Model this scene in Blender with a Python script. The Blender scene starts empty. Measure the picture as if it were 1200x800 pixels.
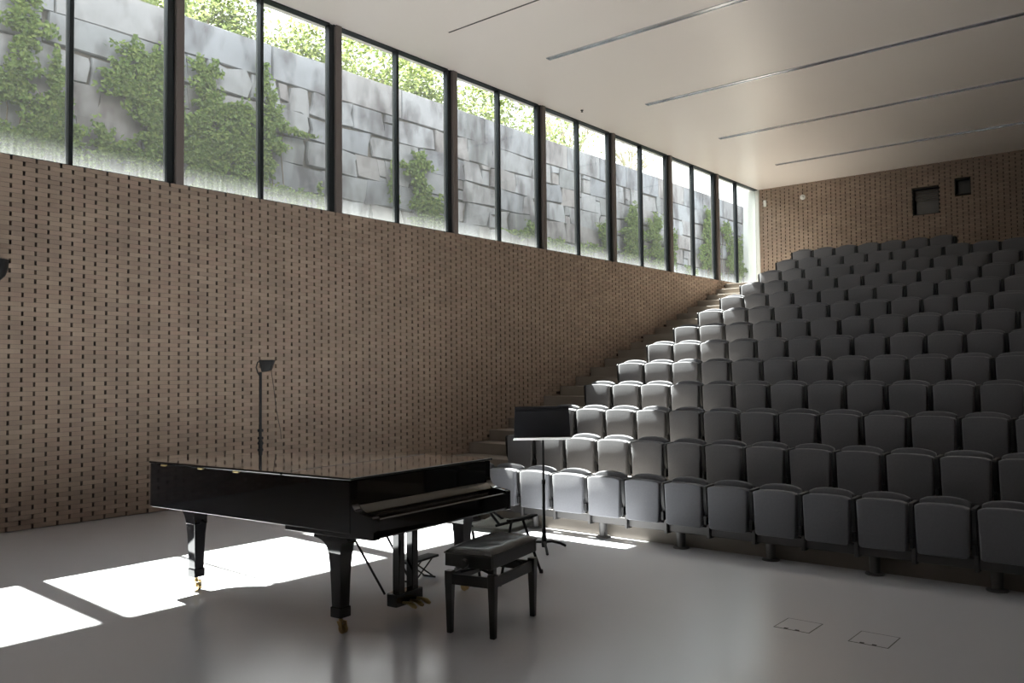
import bpy, bmesh, math, random
import numpy as np
from mathutils import Vector, Matrix
random.seed(7); np.random.seed(7)
S = bpy.context.scene
COL = S.collection

# ------------------------------------------------------------------ camera, sky, sun, exposure
cam_d = bpy.data.cameras.new('camera'); cam = bpy.data.objects.new('camera', cam_d); COL.objects.link(cam)
S.camera = cam
cam_d.sensor_width = 36; cam_d.lens = 992.9159 / 1200 * 36
R_ = Vector((0.77070675, 0.63711275, -0.00992223)); U_ = Vector((0.03257317, -0.02384227, 0.99918494)); W_ = R_.cross(U_)
M = Matrix((R_, U_, W_)).transposed().to_4x4(); M.translation = Vector((9.77828558, 0, 1.6)); cam.matrix_world = M
cam_d.clip_end = 300

w = bpy.data.worlds.new('sky'); S.world = w; w.use_nodes = True
bg = w.node_tree.nodes['Background']; bg.inputs['Color'].default_value = (0.93, 0.97, 1.0, 1); bg.inputs['Strength'].default_value = 1.9

sun_d = bpy.data.lights.new('sun', 'SUN'); sun_d.energy = 34; sun_d.angle = math.radians(0.55); sun_d.color = (1.0, 0.96, 0.9)
sun = bpy.data.objects.new('sun', sun_d); COL.objects.link(sun)
sun.rotation_euler = Vector((1, -0.045, -1.55)).to_track_quat('-Z', 'Y').to_euler(); sun.location = (-20, 5, 30)

S.view_settings.view_transform = 'Standard'; S.view_settings.look = 'None'
S.view_settings.gamma = 1; S.view_settings.use_curve_mapping = False
S.view_settings.exposure = 0.92

# ------------------------------------------------------------------ geometry from the photograph
H = 6.776; SILL = 3.989; P0 = 5.27; PP = 2.488; YB = 22.94     # ceiling, sill, first wide post, post pitch, rear wall
SX0, SY0, SZ0, SD, SR, SW = 1.513, 8.805, 0.323, 1.049, 0.364, 0.545
LOW = -0.45; EDGE = 6.66; YR = 9.09
XR = 12.6; YF = -3.2

# ------------------------------------------------------------------ materials
def mat(name, col, rough=0.6, metal=0.0, noise=None, nscale=8, bump=0, bscale=40, coat=0, spec=0.5, sheen=0, stretch=None, nrough=None):
    m = bpy.data.materials.new(name); m.use_nodes = True; nt = m.node_tree; b = nt.nodes['Principled BSDF']
    b.inputs['Base Color'].default_value = (*col, 1); b.inputs['Roughness'].default_value = rough; b.inputs['Metallic'].default_value = metal
    b.inputs['Coat Weight'].default_value = coat; b.inputs['Coat Roughness'].default_value = 0.03
    b.inputs['Specular IOR Level'].default_value = spec; b.inputs['Sheen Weight'].default_value = sheen
    tc = nt.nodes.new('ShaderNodeTexCoord'); vec = tc.outputs['Object']
    if stretch:
        mp = nt.nodes.new('ShaderNodeMapping'); mp.inputs['Scale'].default_value = stretch; nt.links.new(vec, mp.inputs[0]); vec = mp.outputs[0]
    if noise is not None:
        n = nt.nodes.new('ShaderNodeTexNoise'); n.inputs['Scale'].default_value = nscale; n.inputs['Detail'].default_value = 5
        nt.links.new(vec, n.inputs['Vector'])
        r = nt.nodes.new('ShaderNodeValToRGB'); r.color_ramp.elements[0].position = 0.3; r.color_ramp.elements[1].position = 0.7
        r.color_ramp.elements[0].color = (*noise, 1); r.color_ramp.elements[1].color = (*col, 1)
        nt.links.new(n.outputs['Fac'], r.inputs[0]); nt.links.new(r.outputs[0], b.inputs['Base Color'])
        if nrough:
            mr = nt.nodes.new('ShaderNodeMapRange'); mr.inputs['To Min'].default_value = nrough[0]; mr.inputs['To Max'].default_value = nrough[1]
            nt.links.new(n.outputs['Fac'], mr.inputs[0]); nt.links.new(mr.outputs[0], b.inputs['Roughness'])
    if bump:
        n2 = nt.nodes.new('ShaderNodeTexNoise'); n2.inputs['Scale'].default_value = bscale; nt.links.new(vec, n2.inputs['Vector'])
        bp = nt.nodes.new('ShaderNodeBump'); bp.inputs['Strength'].default_value = bump; bp.inputs['Distance'].default_value = 0.004
        nt.links.new(n2.outputs['Fac'], bp.inputs['Height']); nt.links.new(bp.outputs[0], b.inputs['Normal'])
    return m

def random_mat(name, cols, rough=0.8, bump=0.3, bscale=60, nscale=6, trans=0):
    """colour picked per piece (mesh island and object), broken up by a little noise"""
    m = bpy.data.materials.new(name); m.use_nodes = True; nt = m.node_tree; b = nt.nodes['Principled BSDF']
    b.inputs['Roughness'].default_value = rough; b.inputs['Specular IOR Level'].default_value = 0.3
    g = nt.nodes.new('ShaderNodeNewGeometry'); oi = nt.nodes.new('ShaderNodeObjectInfo')
    ad = nt.nodes.new('ShaderNodeMath'); ad.operation = 'ADD'; nt.links.new(g.outputs['Random Per Island'], ad.inputs[0]); nt.links.new(oi.outputs['Random'], ad.inputs[1])
    fr = nt.nodes.new('ShaderNodeMath'); fr.operation = 'FRACT'; nt.links.new(ad.outputs[0], fr.inputs[0])
    r = nt.nodes.new('ShaderNodeValToRGB'); r.color_ramp.elements[0].color = (*cols[0], 1); r.color_ramp.elements[1].color = (*cols[-1], 1)
    for i, c in enumerate(cols[1:-1]):
        e = r.color_ramp.elements.new((i + 1) / (len(cols) - 1)); e.color = (*c, 1)
    nt.links.new(fr.outputs[0], r.inputs[0])
    tc = nt.nodes.new('ShaderNodeTexCoord'); gp = nt.nodes.new('ShaderNodeNewGeometry')
    n = nt.nodes.new('ShaderNodeTexNoise'); n.inputs['Scale'].default_value = nscale; nt.links.new(gp.outputs['Position'], n.inputs['Vector'])
    mr = nt.nodes.new('ShaderNodeMapRange'); mr.inputs['To Min'].default_value = 0.78; mr.inputs['To Max'].default_value = 1.2
    nt.links.new(n.outputs['Fac'], mr.inputs[0])
    mx = nt.nodes.new('ShaderNodeVectorMath'); mx.operation = 'SCALE'; nt.links.new(r.outputs[0], mx.inputs[0]); nt.links.new(mr.outputs[0], mx.inputs['Scale'])
    nt.links.new(mx.outputs[0], b.inputs['Base Color'])
    if bump:
        n2 = nt.nodes.new('ShaderNodeTexNoise'); n2.inputs['Scale'].default_value = bscale; nt.links.new(gp.outputs['Position'], n2.inputs['Vector'])
        bp = nt.nodes.new('ShaderNodeBump'); bp.inputs['Strength'].default_value = bump; bp.inputs['Distance'].default_value = 0.004
        nt.links.new(n2.outputs['Fac'], bp.inputs['Height']); nt.links.new(bp.outputs[0], b.inputs['Normal'])
    if trans:
        t = nt.nodes.new('ShaderNodeBsdfTranslucent'); nt.links.new(mx.outputs[0], t.inputs[0])
        ms = nt.nodes.new('ShaderNodeMixShader'); ms.inputs[0].default_value = trans
        nt.links.new(b.outputs[0], ms.inputs[1]); nt.links.new(t.outputs[0], ms.inputs[2]); nt.links.new(ms.outputs[0], nt.nodes['Material Output'].inputs[0])
    return m

def glass_mat():
    m = bpy.data.materials.new('window_glass'); m.use_nodes = True; nt = m.node_tree; nt.nodes.clear()
    out = nt.nodes.new('ShaderNodeOutputMaterial'); tr = nt.nodes.new('ShaderNodeBsdfTransparent'); tr.inputs[0].default_value = (0.93, 0.96, 0.95, 1)
    gl = nt.nodes.new('ShaderNodeBsdfGlossy'); gl.inputs['Roughness'].default_value = 0.01
    fr = nt.nodes.new('ShaderNodeFresnel'); fr.inputs[0].default_value = 1.3
    ge = nt.nodes.new('ShaderNodeNewGeometry'); iv = nt.nodes.new('ShaderNodeMath'); iv.operation = 'SUBTRACT'; iv.inputs[0].default_value = 1; nt.links.new(ge.outputs['Backfacing'], iv.inputs[1])
    fx = nt.nodes.new('ShaderNodeMath'); fx.operation = 'MULTIPLY'; nt.links.new(fr.outputs[0], fx.inputs[0]); nt.links.new(iv.outputs[0], fx.inputs[1])
    a = nt.nodes.new('ShaderNodeMixShader'); nt.links.new(fx.outputs[0], a.inputs[0]); nt.links.new(tr.outputs[0], a.inputs[1]); nt.links.new(gl.outputs[0], a.inputs[2])
    # streaky film of condensation and dust along the foot and the edges of each pane
    df = nt.nodes.new('ShaderNodeBsdfDiffuse'); df.inputs[0].default_value = (0.9, 0.95, 0.95, 1)
    tl = nt.nodes.new('ShaderNodeBsdfTranslucent'); tl.inputs[0].default_value = (0.9, 0.95, 0.95, 1)
    fm = nt.nodes.new('ShaderNodeMixShader'); fm.inputs[0].default_value = 0.6; nt.links.new(df.outputs[0], fm.inputs[1]); nt.links.new(tl.outputs[0], fm.inputs[2])
    tc = nt.nodes.new('ShaderNodeTexCoord'); sp = nt.nodes.new('ShaderNodeSeparateXYZ'); nt.links.new(tc.outputs['Object'], sp.inputs[0])
    mp = nt.nodes.new('ShaderNodeMapping'); mp.inputs['Scale'].default_value = (1, 26, 1.5); nt.links.new(tc.outputs['Object'], mp.inputs[0])
    n = nt.nodes.new('ShaderNodeTexNoise'); n.inputs['Scale'].default_value = 1.0; n.inputs['Detail'].default_value = 4; nt.links.new(mp.outputs[0], n.inputs['Vector'])
    mr = nt.nodes.new('ShaderNodeMapRange'); mr.inputs['From Min'].default_value = SILL; mr.inputs['From Max'].default_value = SILL + 0.30
    mr.inputs['To Min'].default_value = 0.85; mr.inputs['To Max'].default_value = 0.0; nt.links.new(sp.outputs[2], mr.inputs[0])
    pw = nt.nodes.new('ShaderNodeMath'); pw.operation = 'POWER'; pw.inputs[1].default_value = 1.4; nt.links.new(mr.outputs[0], pw.inputs[0])
    mu = nt.nodes.new('ShaderNodeMath'); mu.operation = 'MULTIPLY'; nt.links.new(pw.outputs[0], mu.inputs[0]); nt.links.new(n.outputs['Fac'], mu.inputs[1])
    m2 = nt.nodes.new('ShaderNodeMath'); m2.operation = 'MULTIPLY_ADD'; m2.use_clamp = True; m2.inputs[1].default_value = 0.14; m2.inputs[2].default_value = 0.008
    nt.links.new(mu.outputs[0], m2.inputs[0])
    b = nt.nodes.new('ShaderNodeMixShader'); nt.links.new(m2.outputs[0], b.inputs[0]); nt.links.new(a.outputs[0], b.inputs[1]); nt.links.new(fm.outputs[0], b.inputs[2])
    nt.links.new(b.outputs[0], out.inputs[0])
    return m

def stone_mat():
    m = random_mat('granite_blocks', [(0.20, 0.21, 0.24), (0.255, 0.26, 0.28), (0.235, 0.222, 0.23), (0.29, 0.30, 0.33), (0.18, 0.187, 0.20)], rough=0.95, bump=0.8, bscale=12, nscale=3)
    nt = m.node_tree; b = nt.nodes['Principled BSDF']; src = b.inputs['Base Color'].links[0].from_socket
    gp = nt.nodes.new('ShaderNodeNewGeometry')
    mp = nt.nodes.new('ShaderNodeMapping'); mp.inputs['Scale'].default_value = (1, 1.6, 0.75); nt.links.new(gp.outputs['Position'], mp.inputs[0])
    n = nt.nodes.new('ShaderNodeTexNoise'); n.inputs['Scale'].default_value = 1.7; n.inputs['Detail'].default_value = 8; nt.links.new(mp.outputs[0], n.inputs['Vector'])
    r = nt.nodes.new('ShaderNodeValToRGB'); r.color_ramp.elements[0].position = 0.46; r.color_ramp.elements[1].position = 0.68
    r.color_ramp.elements[0].color = (1, 1, 1, 1); r.color_ramp.elements[1].color = (0.42, 0.39, 0.40, 1); nt.links.new(n.outputs['Fac'], r.inputs[0])
    mx = nt.nodes.new('ShaderNodeMix'); mx.data_type = 'RGBA'; mx.blend_type = 'MULTIPLY'; mx.inputs[0].default_value = 1
    nt.links.new(src, mx.inputs[6]); nt.links.new(r.outputs[0], mx.inputs[7]); nt.links.new(mx.outputs[2], b.inputs['Base Color'])
    return m

MAT = dict(
    brick=random_mat('clay_brick', [(0.30, 0.225, 0.178), (0.345, 0.265, 0.207), (0.28, 0.215, 0.173), (0.33, 0.24, 0.192), (0.36, 0.28, 0.22)], nscale=2.0),
    mortar=mat('brick_mortar', (0.15, 0.115, 0.09), 0.9),
    cavity=mat('dark_cavity', (0.05, 0.033, 0.024), 0.95),
    plain_wall=mat('clay_brown_wall', (0.20, 0.16, 0.13), 0.9, noise=(0.17, 0.14, 0.11), nscale=3),
    floor=mat('poured_grey_floor', (0.58, 0.585, 0.62), 0.2, noise=(0.55, 0.555, 0.595), nscale=0.5, spec=0.5),
    tier=mat('tier_concrete', (0.27, 0.24, 0.21), 0.7, noise=(0.235, 0.208, 0.182), nscale=3, bump=0.1),
    ceiling=mat('white_satin_ceiling', (0.89, 0.815, 0.775), 0.33, noise=(0.88, 0.805, 0.765), nscale=0.5, spec=0.6),
    soffit=mat('white_soffit', (0.9, 0.9, 0.89), 0.7),
    alu=mat('slot_aluminium', (0.62, 0.64, 0.69), 0.22, metal=0.9),
    diffuser=mat('slot_diffuser', (0.50, 0.52, 0.57), 0.2, metal=0.8),
    frame=mat('dark_window_frame', (0.018, 0.024, 0.028), 0.4, metal=0.3),
    column=mat('bronze_brown_post', (0.17, 0.145, 0.135), 0.5, metal=0.1),
    glass=glass_mat(),
    stone=stone_mat(),
    joint=mat('dark_stone_joint', (0.11, 0.098, 0.09), 0.95, noise=(0.06, 0.052, 0.048), nscale=5),
    render=mat('white_rendered_wall', (0.86, 0.87, 0.84), 0.85, noise=(0.8, 0.81, 0.78), nscale=2),
    gravel=mat('pale_gravel', (0.6, 0.58, 0.54), 0.95, noise=(0.45, 0.43, 0.40), nscale=20, bump=0.5),
    grass=mat('grass', (0.12, 0.2, 0.05), 0.9, noise=(0.2, 0.28, 0.08), nscale=3),
    ivy=random_mat('ivy_leaves', [(0.085, 0.15, 0.03), (0.15, 0.22, 0.045), (0.06, 0.11, 0.025), (0.20, 0.26, 0.065), (0.11, 0.18, 0.05)], rough=0.55, bump=0, trans=0.3),
    stem=mat('ivy_stem', (0.12, 0.09, 0.06), 0.9),
    leaf=random_mat('tree_leaves', [(0.12, 0.145, 0.05), (0.17, 0.195, 0.075), (0.08, 0.11, 0.038), (0.22, 0.24, 0.11)], rough=0.5, bump=0, trans=0.45),
    bark=mat('bark', (0.30, 0.25, 0.21), 0.9, noise=(0.18, 0.15, 0.12), nscale=9),
    fabric=mat('grey_seat_fabric', (0.155, 0.157, 0.174), 0.85, noise=(0.14, 0.142, 0.158), nscale=40, bump=0.25, bscale=300, sheen=0.3, spec=0.25),
    steel=mat('black_seat_steel', (0.02, 0.02, 0.022), 0.45, metal=0.2),
    beam=mat('dark_grey_beam', (0.11, 0.105, 0.105), 0.45, metal=0.3),
    lacquer=mat('black_piano_lacquer', (0.006, 0.006, 0.007), 0.05, coat=0.8, spec=0.5),
    satin=mat('black_satin_wood', (0.012, 0.011, 0.011), 0.3, coat=0.3),
    leather=mat('black_leather', (0.016, 0.014, 0.015), 0.25, spec=0.28),
    brass=mat('brass', (0.50, 0.37, 0.17), 0.35, metal=1),
    bronze=mat('olive_brown_lip', (0.085, 0.075, 0.05), 0.25, coat=0.5),
    black=mat('matt_black_metal', (0.010, 0.010, 0.011), 0.55, spec=0.25),
    desk=mat('slate_black_desk', (0.04, 0.045, 0.058), 0.5),
    paper=mat('pale_grey_lip', (0.62, 0.62, 0.63), 0.6),
    shell=mat('grey_green_seat_shell', (0.21, 0.22, 0.20), 0.6),
    white=mat('white_plastic', (0.75, 0.75, 0.73), 0.5),
    dglass=mat('dark_booth_glass', (0.03, 0.035, 0.04), 0.12, coat=0.6),
    seam=mat('dark_seam', (0.09, 0.085, 0.08), 0.7),
)

# ------------------------------------------------------------------ mesh helpers
class MB:
    """collects simple shapes and builds them as one mesh"""
    def __init__(s): s.v = []; s.f = []
    def add(s, v, f):
        o = len(s.v); s.v += [tuple(p) for p in v]; s.f += [tuple(i + o for i in q) for q in f]; return s
    def box(s, x0, x1, y0, y1, z0, z1, skip=()):
        v = [(x0, y0, z0), (x1, y0, z0), (x1, y1, z0), (x0, y1, z0), (x0, y0, z1), (x1, y0, z1), (x1, y1, z1), (x0, y1, z1)]
        F = dict(b=(3, 2, 1, 0), t=(4, 5, 6, 7), s=(0, 1, 5, 4), e=(1, 2, 6, 5), n=(2, 3, 7, 6), w=(3, 0, 4, 7))
        return s.add(v, [q for k, q in F.items() if k not in skip])
    def tube(s, pts, r, n=10, cap=True):
        pts = [Vector(p) for p in pts]; rs = r if isinstance(r, (list, tuple)) else [r] * len(pts)
        rings = []; prev = None
        for i, p in enumerate(pts):
            t = ((pts[min(i + 1, len(pts) - 1)] - pts[max(i - 1, 0)])).normalized()
            if prev is None:
                a = Vector((0, 0, 1)) if abs(t.z) < 0.9 else Vector((1, 0, 0)); x = t.cross(a).normalized()
            else: x = (prev - t * prev.dot(t)).normalized()
            prev = x; y = t.cross(x)
            rings.append([p + (x * math.cos(2 * math.pi * k / n) + y * math.sin(2 * math.pi * k / n)) * rs[i] for k in range(n)])
        v = [q for rg in rings for q in rg]; f = []
        for i in range(len(pts) - 1):
            for k in range(n): f.append((i * n + k, i * n + (k + 1) % n, (i + 1) * n + (k + 1) % n, (i + 1) * n + k))
        if cap: f.append(tuple(range(n - 1, -1, -1))); f.append(tuple((len(pts) - 1) * n + k for k in range(n)))
        return s.add(v, f)
    def lathe(s, prof, c=(0, 0, 0), n=20):
        v = []; f = []
        for r, z in prof: v += [(c[0] + r * math.cos(2 * math.pi * k / n), c[1] + r * math.sin(2 * math.pi * k / n), c[2] + z) for k in range(n)]
        for i in range(len(prof) - 1):
            for k in range(n): f.append((i * n + k, i * n + (k + 1) % n, (i + 1) * n + (k + 1) % n, (i + 1) * n + k))
        f.append(tuple(range(n - 1, -1, -1))); f.append(tuple((len(prof) - 1) * n + k for k in range(n)))
        return s.add(v, f)
    def prism(s, out, a, b, axis='z'):
        """outline extruded from a to b along an axis; the outline gives the other two coordinates in order"""
        mk = dict(z=lambda p, h: (p[0], p[1], h), y=lambda p, h: (p[0], h, p[1]), x=lambda p, h: (h, p[0], p[1]))[axis]
        n = len(out); v = [mk(p, a) for p in out] + [mk(p, b) for p in out]
        f = [tuple(range(n - 1, -1, -1)), tuple(range(n, 2 * n))] + [(i, (i + 1) % n, n + (i + 1) % n, n + i) for i in range(n)]
        return s.add(v, f)
    def mesh(s, name, m, bevel=0, seg=2, smooth=35, fix=True):
        me = bpy.data.meshes.new(name); me.from_pydata(s.v, [], s.f)
        if bevel or fix:
            bm = bmesh.new(); bm.from_mesh(me); bmesh.ops.recalc_face_normals(bm, faces=bm.faces)
            if bevel:
                es = [e for e in bm.edges if len(e.link_faces) == 2 and e.calc_face_angle(0) > math.radians(32)]
                bmesh.ops.bevel(bm, geom=es, offset=bevel, segments=seg, profile=0.5, affect='EDGES', clamp_overlap=True)
            bm.to_mesh(me); bm.free()
        me.materials.append(MAT[m])
        if smooth:
            me.polygons.foreach_set('use_smooth', [True] * len(me.polygons)); me.set_sharp_from_angle(angle=math.radians(smooth))
        return me
    def obj(s, name, m, parent=None, **k):
        o = bpy.data.objects.new(name, s.mesh(name, m, **k)); COL.objects.link(o)
        if parent: o.parent = parent
        if m in ('lacquer', 'satin') and k.get('bevel'):
            wn = o.modifiers.new('weighted', 'WEIGHTED_NORMAL'); wn.weight = 100; wn.keep_sharp = True
        return o

def link(name, me, parent=None, loc=(0, 0, 0)):
    o = bpy.data.objects.new(name, me); COL.objects.link(o); o.parent = parent; o.location = loc; return o
def empty(name, loc=(0, 0, 0), rz=0):
    o = bpy.data.objects.new(name, None); COL.objects.link(o); o.location = loc; o.rotation_euler = (0, 0, rz); o.empty_display_size = 0.1; return o
def tag(o, label, cat, group=None):
    o['label'] = label; o['category'] = cat
    if group: o['group'] = group
    return o
def struct(o): o['kind'] = 'structure'; return o
def copy_tree(o, parent=None):
    c = o.copy(); COL.objects.link(c)
    if parent: c.parent = parent
    for ch in o.children: copy_tree(ch, c)
    return c

# ------------------------------------------------------------------ the shell
st = MB().box(-0.3, XR, YF, EDGE, LOW - 0.2, 0, skip=()).obj('floor', 'floor', smooth=0); struct(st)
lf = MB().box(-0.3, XR, EDGE - 0.001 + 0.001, YR + 0.3, LOW - 0.2, LOW).obj('floor', 'floor', smooth=0); struct(lf); lf['label'] = 'lower strip of grey floor in front of the first row'
ce = MB().box(-0.27, XR + 0.3, YF - 0.3, YB + 0.3, H, H + 0.35).obj('ceiling', 'ceiling', smooth=0); struct(ce)
wr = struct(MB().box(XR, XR + 0.3, YF - 0.3, YB + 0.3, LOW - 0.2, H).obj('wall_right', 'plain_wall', smooth=0))
wf = struct(MB().box(-0.32, XR, YF - 0.3, YF, LOW - 0.2, H).obj('wall_front', 'plain_wall', smooth=0))

# ------------------------------------------------------------------ perforated brickwork
BL, BG, BH, BP = 0.2300, 0.0245, 0.0470, 0.0504            # brick length, open joint, brick height, course pitch
def brickwork(wall, length0, length1, z0, z1, place, near, holes=(), y_off=3.503):
    """place(a, z) -> world point of wall coordinate a; near(a, z) -> distance to the camera. Bricks stand 55 mm off a dark cavity."""
    pitch = BL + BG; cells = []
    nz = int((z1 - z0) / BP + 0.5)
    for c in range(nz):
        zt = z1 - c * BP; zb = zt - BH
        off = y_off + (pitch / 2 if c % 2 else 0)
        k0 = int(math.floor((length0 - off) / pitch)) - 1; k1 = int(math.ceil((length1 - off) / pitch)) + 1
        for k in range(k0, k1):
            a0 = off + k * pitch + BG / 2; a1 = a0 + BL
            a0 = max(a0, length0); a1 = min(a1, length1)
            if a1 - a0 < 0.03: continue
            segs = [(a0, a1)]
            for ha, hb, hz0, hz1 in holes:
                if zt > hz0 and zb < hz1:
                    ns = []
                    for p, q in segs:
                        if q <= ha or p >= hb: ns.append((p, q)); continue
                        if ha - p > 0.02: ns.append((p, ha))
                        if q - hb > 0.02: ns.append((hb, q))
                    segs = ns
            for p, q in segs: cells.append((p, q, zb, zt))
    return cells

def brick_faces(mb, c, axis, front, depth, jit):
    p, q, zb, zt = c
    if axis == 'x': mb.box(front - depth, front + jit, p, q, zb, zt, skip=('w',))
    else: mb.box(p, q, front - jit, front + depth, zb, zt, skip=('n',))

CAMP = Vector((9.778, 0, 1.6))
# left wall
wl = MB().box(-0.32, -0.06, YF, YB + 0.3, LOW - 0.2, SILL - 0.002).obj('wall_left', 'cavity', smooth=0); struct(wl)
cells = brickwork(wl, YF, YB, LOW, SILL, None, None)
def hidden(c):     # buried by the tiers and steps
    a = (c[0] + c[1]) / 2
    if a < EDGE: return c[3] < 0.01
    n = math.floor((a - YR) / SD) + 1
    return c[3] < LOW + max(0, n) * SR - 0.02
cells = [c for c in cells if not hidden(c)]
cells.sort(key=lambda c: (0 if c[0] > 3.30 else 1, (Vector((0, c[0], c[2])) - CAMP).length))
std = {}
for c in cells[:290]:
    L = round(c[1] - c[0], 3)
    if L not in std:
        mb = MB(); mb.box(-0.055, 0, 0, L, 0, BH, skip=('w',)); std[L] = mb.mesh('brick', 'brick', smooth=0, fix=False)
    link('brick', std[L], wl, (random.uniform(-0.002, 0.002), c[0], c[2]))
mb = MB()
for c in cells[290:]: brick_faces(mb, c, 'x', 0, 0.055, random.uniform(-0.002, 0.002))
o = mb.obj('brickwork', 'brick', wl, smooth=0, fix=False); o['kind'] = 'stuff'
mb = MB(); z = SILL
while z > LOW:
    mb.box(-0.058, -0.005, YF, YB, z - BP - 0.0, z - BH, skip=('w',)); z -= BP
o = mb.obj('mortar_bed', 'mortar', wl, smooth=0, fix=False); o['kind'] = 'stuff'

# rear wall with the two booth openings
HOLES = [(4.05, 4.665, 5.52, 6.19), (5.02, 5.38, 5.905, 6.30)]
wb = MB()
xs = [0 - 0.32, 4.05, 4.665, 5.02, 5.38, XR]
wb.box(xs[0], xs[1], YB + 0.055, YB + 0.3, LOW, H); wb.box(xs[2], xs[3], YB + 0.055, YB + 0.3, LOW, H); wb.box(xs[4], xs[5], YB + 0.055, YB + 0.3, LOW, H)
wb.box(xs[1], xs[2], YB + 0.055, YB + 0.3, LOW, 5.52); wb.box(xs[1], xs[2], YB + 0.055, YB + 0.3, 6.19, H)
wb.box(xs[3], xs[4], YB + 0.055, YB + 0.3, LOW, 5.905); wb.box(xs[3], xs[4], YB + 0.055, YB + 0.3, 6.30, H)
wb = struct(wb.obj('wall_back', 'cavity', smooth=0, fix=False))
cb = brickwork(wb, 0.0, 9.0, 3.9, H, None, None, HOLES, y_off=0.1)
mb = MB()
for c in cb: brick_faces(mb, c, 'y', YB, 0.055, random.uniform(-0.002, 0.002))
o = mb.obj('brickwork', 'brick', wb, smooth=0, fix=False); o['kind'] = 'stuff'
mb = MB(); z = H
while z > 3.9:
    for a, b in [(0, 9.0)]:
        cut = [(a, b)]
        for ha, hb, z0, z1 in HOLES:
            if z > z0 and z - BP < z1: cut = [s_ for p, q in cut for s_ in ([(p, ha)] if ha > p else []) + ([(hb, q)] if q > hb else [])] if True else cut
        for p, q in cut: mb.box(p, q, YB + 0.005, YB + 0.058, z - BP, z - BH, skip=('n',))
    z -= BP
o = mb.obj('mortar_bed', 'mortar', wb, smooth=0, fix=False); o['kind'] = 'stuff'
MB().box(9.0, XR, YB, YB + 0.055, 3.9, H).obj('wall_panel', 'plain_wall', wb, smooth=0)
for i, (a, b, z0, z1) in enumerate(HOLES):
    e = empty('window_%d' % (20 + i), ((a + b) / 2, YB + 0.1, z0)); struct(e)
    hw = (b - a) / 2; hh = z1 - z0
    m_ = MB(); t = 0.02
    for q in [(-hw, -hw + t, 0, hh), (hw - t, hw, 0, hh), (-hw + t, hw - t, 0, t), (-hw + t, hw - t, hh - t, hh)]: m_.box(q[0], q[1], -0.1, 0.12, q[2], q[3])
    m_.obj('frame', 'black', e, smooth=0)
    MB().box(-hw + t, hw - t, 0.06, 0.07, t, hh - t).obj('pane', 'dglass', e, smooth=0)

# ------------------------------------------------------------------ seating tiers and aisle steps
tiers = empty('floor_tiers', (0, YR, LOW)); struct(tiers)
for n in range(1, 13):
    z = SR * n; y0 = (n - 1) * SD; y1 = YB - YR if n == 12 else n * SD + 0.02
    MB().box(0.0, XR, y0, y1, z - SR - (0.2 if n == 1 else 0), z).obj('tier', 'tier', tiers, bevel=0.004, seg=1, smooth=0)
    MB().box(0.0, SX0 - 0.08, y0 - SD / 2, y0, z - SR, z - SR / 2).obj('step', 'tier', tiers, bevel=0.004, seg=1, smooth=0)
# steps rising from the low floor are cut by the stage beside the wall
# ------------------------------------------------------------------ window band
yA = [P0 + PP * k for k in range(-4, 8)]
wi = 1
glassx = -0.10
for k in range(-4, 8):
    ya = P0 + PP * k; yb = min(ya + PP, YB)
    if yb - ya < 0.1 or yb < YF: continue
    if k < -2 or k == 7: continue
    if k == 6: yb = YB - 0.055
    e = empty('window_%d' % wi, (0, ya, 0)); struct(e); wi += 1
    L = yb - ya
    if k > -2: MB().box(-0.15, -0.05, 0.0, 0.092, SILL, H).obj('frame_post', 'frame', e, bevel=0.004, seg=1, smooth=0)
    if k > -2: MB().box(-0.20, -0.002, 0.095, 0.20, SILL, H).obj('column', 'column', e, bevel=0.004, seg=1, smooth=0)
    mid = 1.304 + 0.018
    if L > 2: 
        MB().box(-0.15, -0.04, mid, mid + 0.05, SILL, H).obj('mullion', 'frame', e, bevel=0.004, seg=1, smooth=0)
    m_ = MB().box(-0.15, -0.03, 0.065 if k > -2 else 1.37, L, SILL, SILL + 0.014); m_.obj('bottom_rail', 'frame', e, smooth=0)
    MB().box(-0.15, -0.03, 0.065 if k > -2 else 1.37, L, H - 0.02, H).obj('top_rail', 'frame', e, smooth=0)
    if L > 2:
        if k > -2: MB().box(glassx - 0.005, glassx + 0.005, 0.065, mid, SILL + 0.014, H - 0.02).obj('pane', 'glass', e, smooth=0)
        MB().box(glassx - 0.005, glassx + 0.005, mid + 0.05, L, SILL + 0.014, H - 0.02).obj('pane', 'glass', e, smooth=0)
struct(MB().box(-0.32, -0.002, YF, YB, SILL - 0.002, SILL).obj('trim_1', 'frame', smooth=0))
struct(MB().box(-0.32, 0.0, YF - 0.3, P0 - 2 * PP + 1.322, SILL, H).obj('wall_left_return', 'plain_wall', smooth=0)).name = 'trim_2'
struct(MB().box(-0.34, 0.0, YB - 0.055, YB + 0.3, SILL, H).obj('trim_3', 'render', smooth=0))
# stage edge trim under the floor edge
struct(MB().box(0, XR, EDGE, EDGE + 0.004, LOW, -0.004).obj('trim_4', 'seam', smooth=0))

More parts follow.
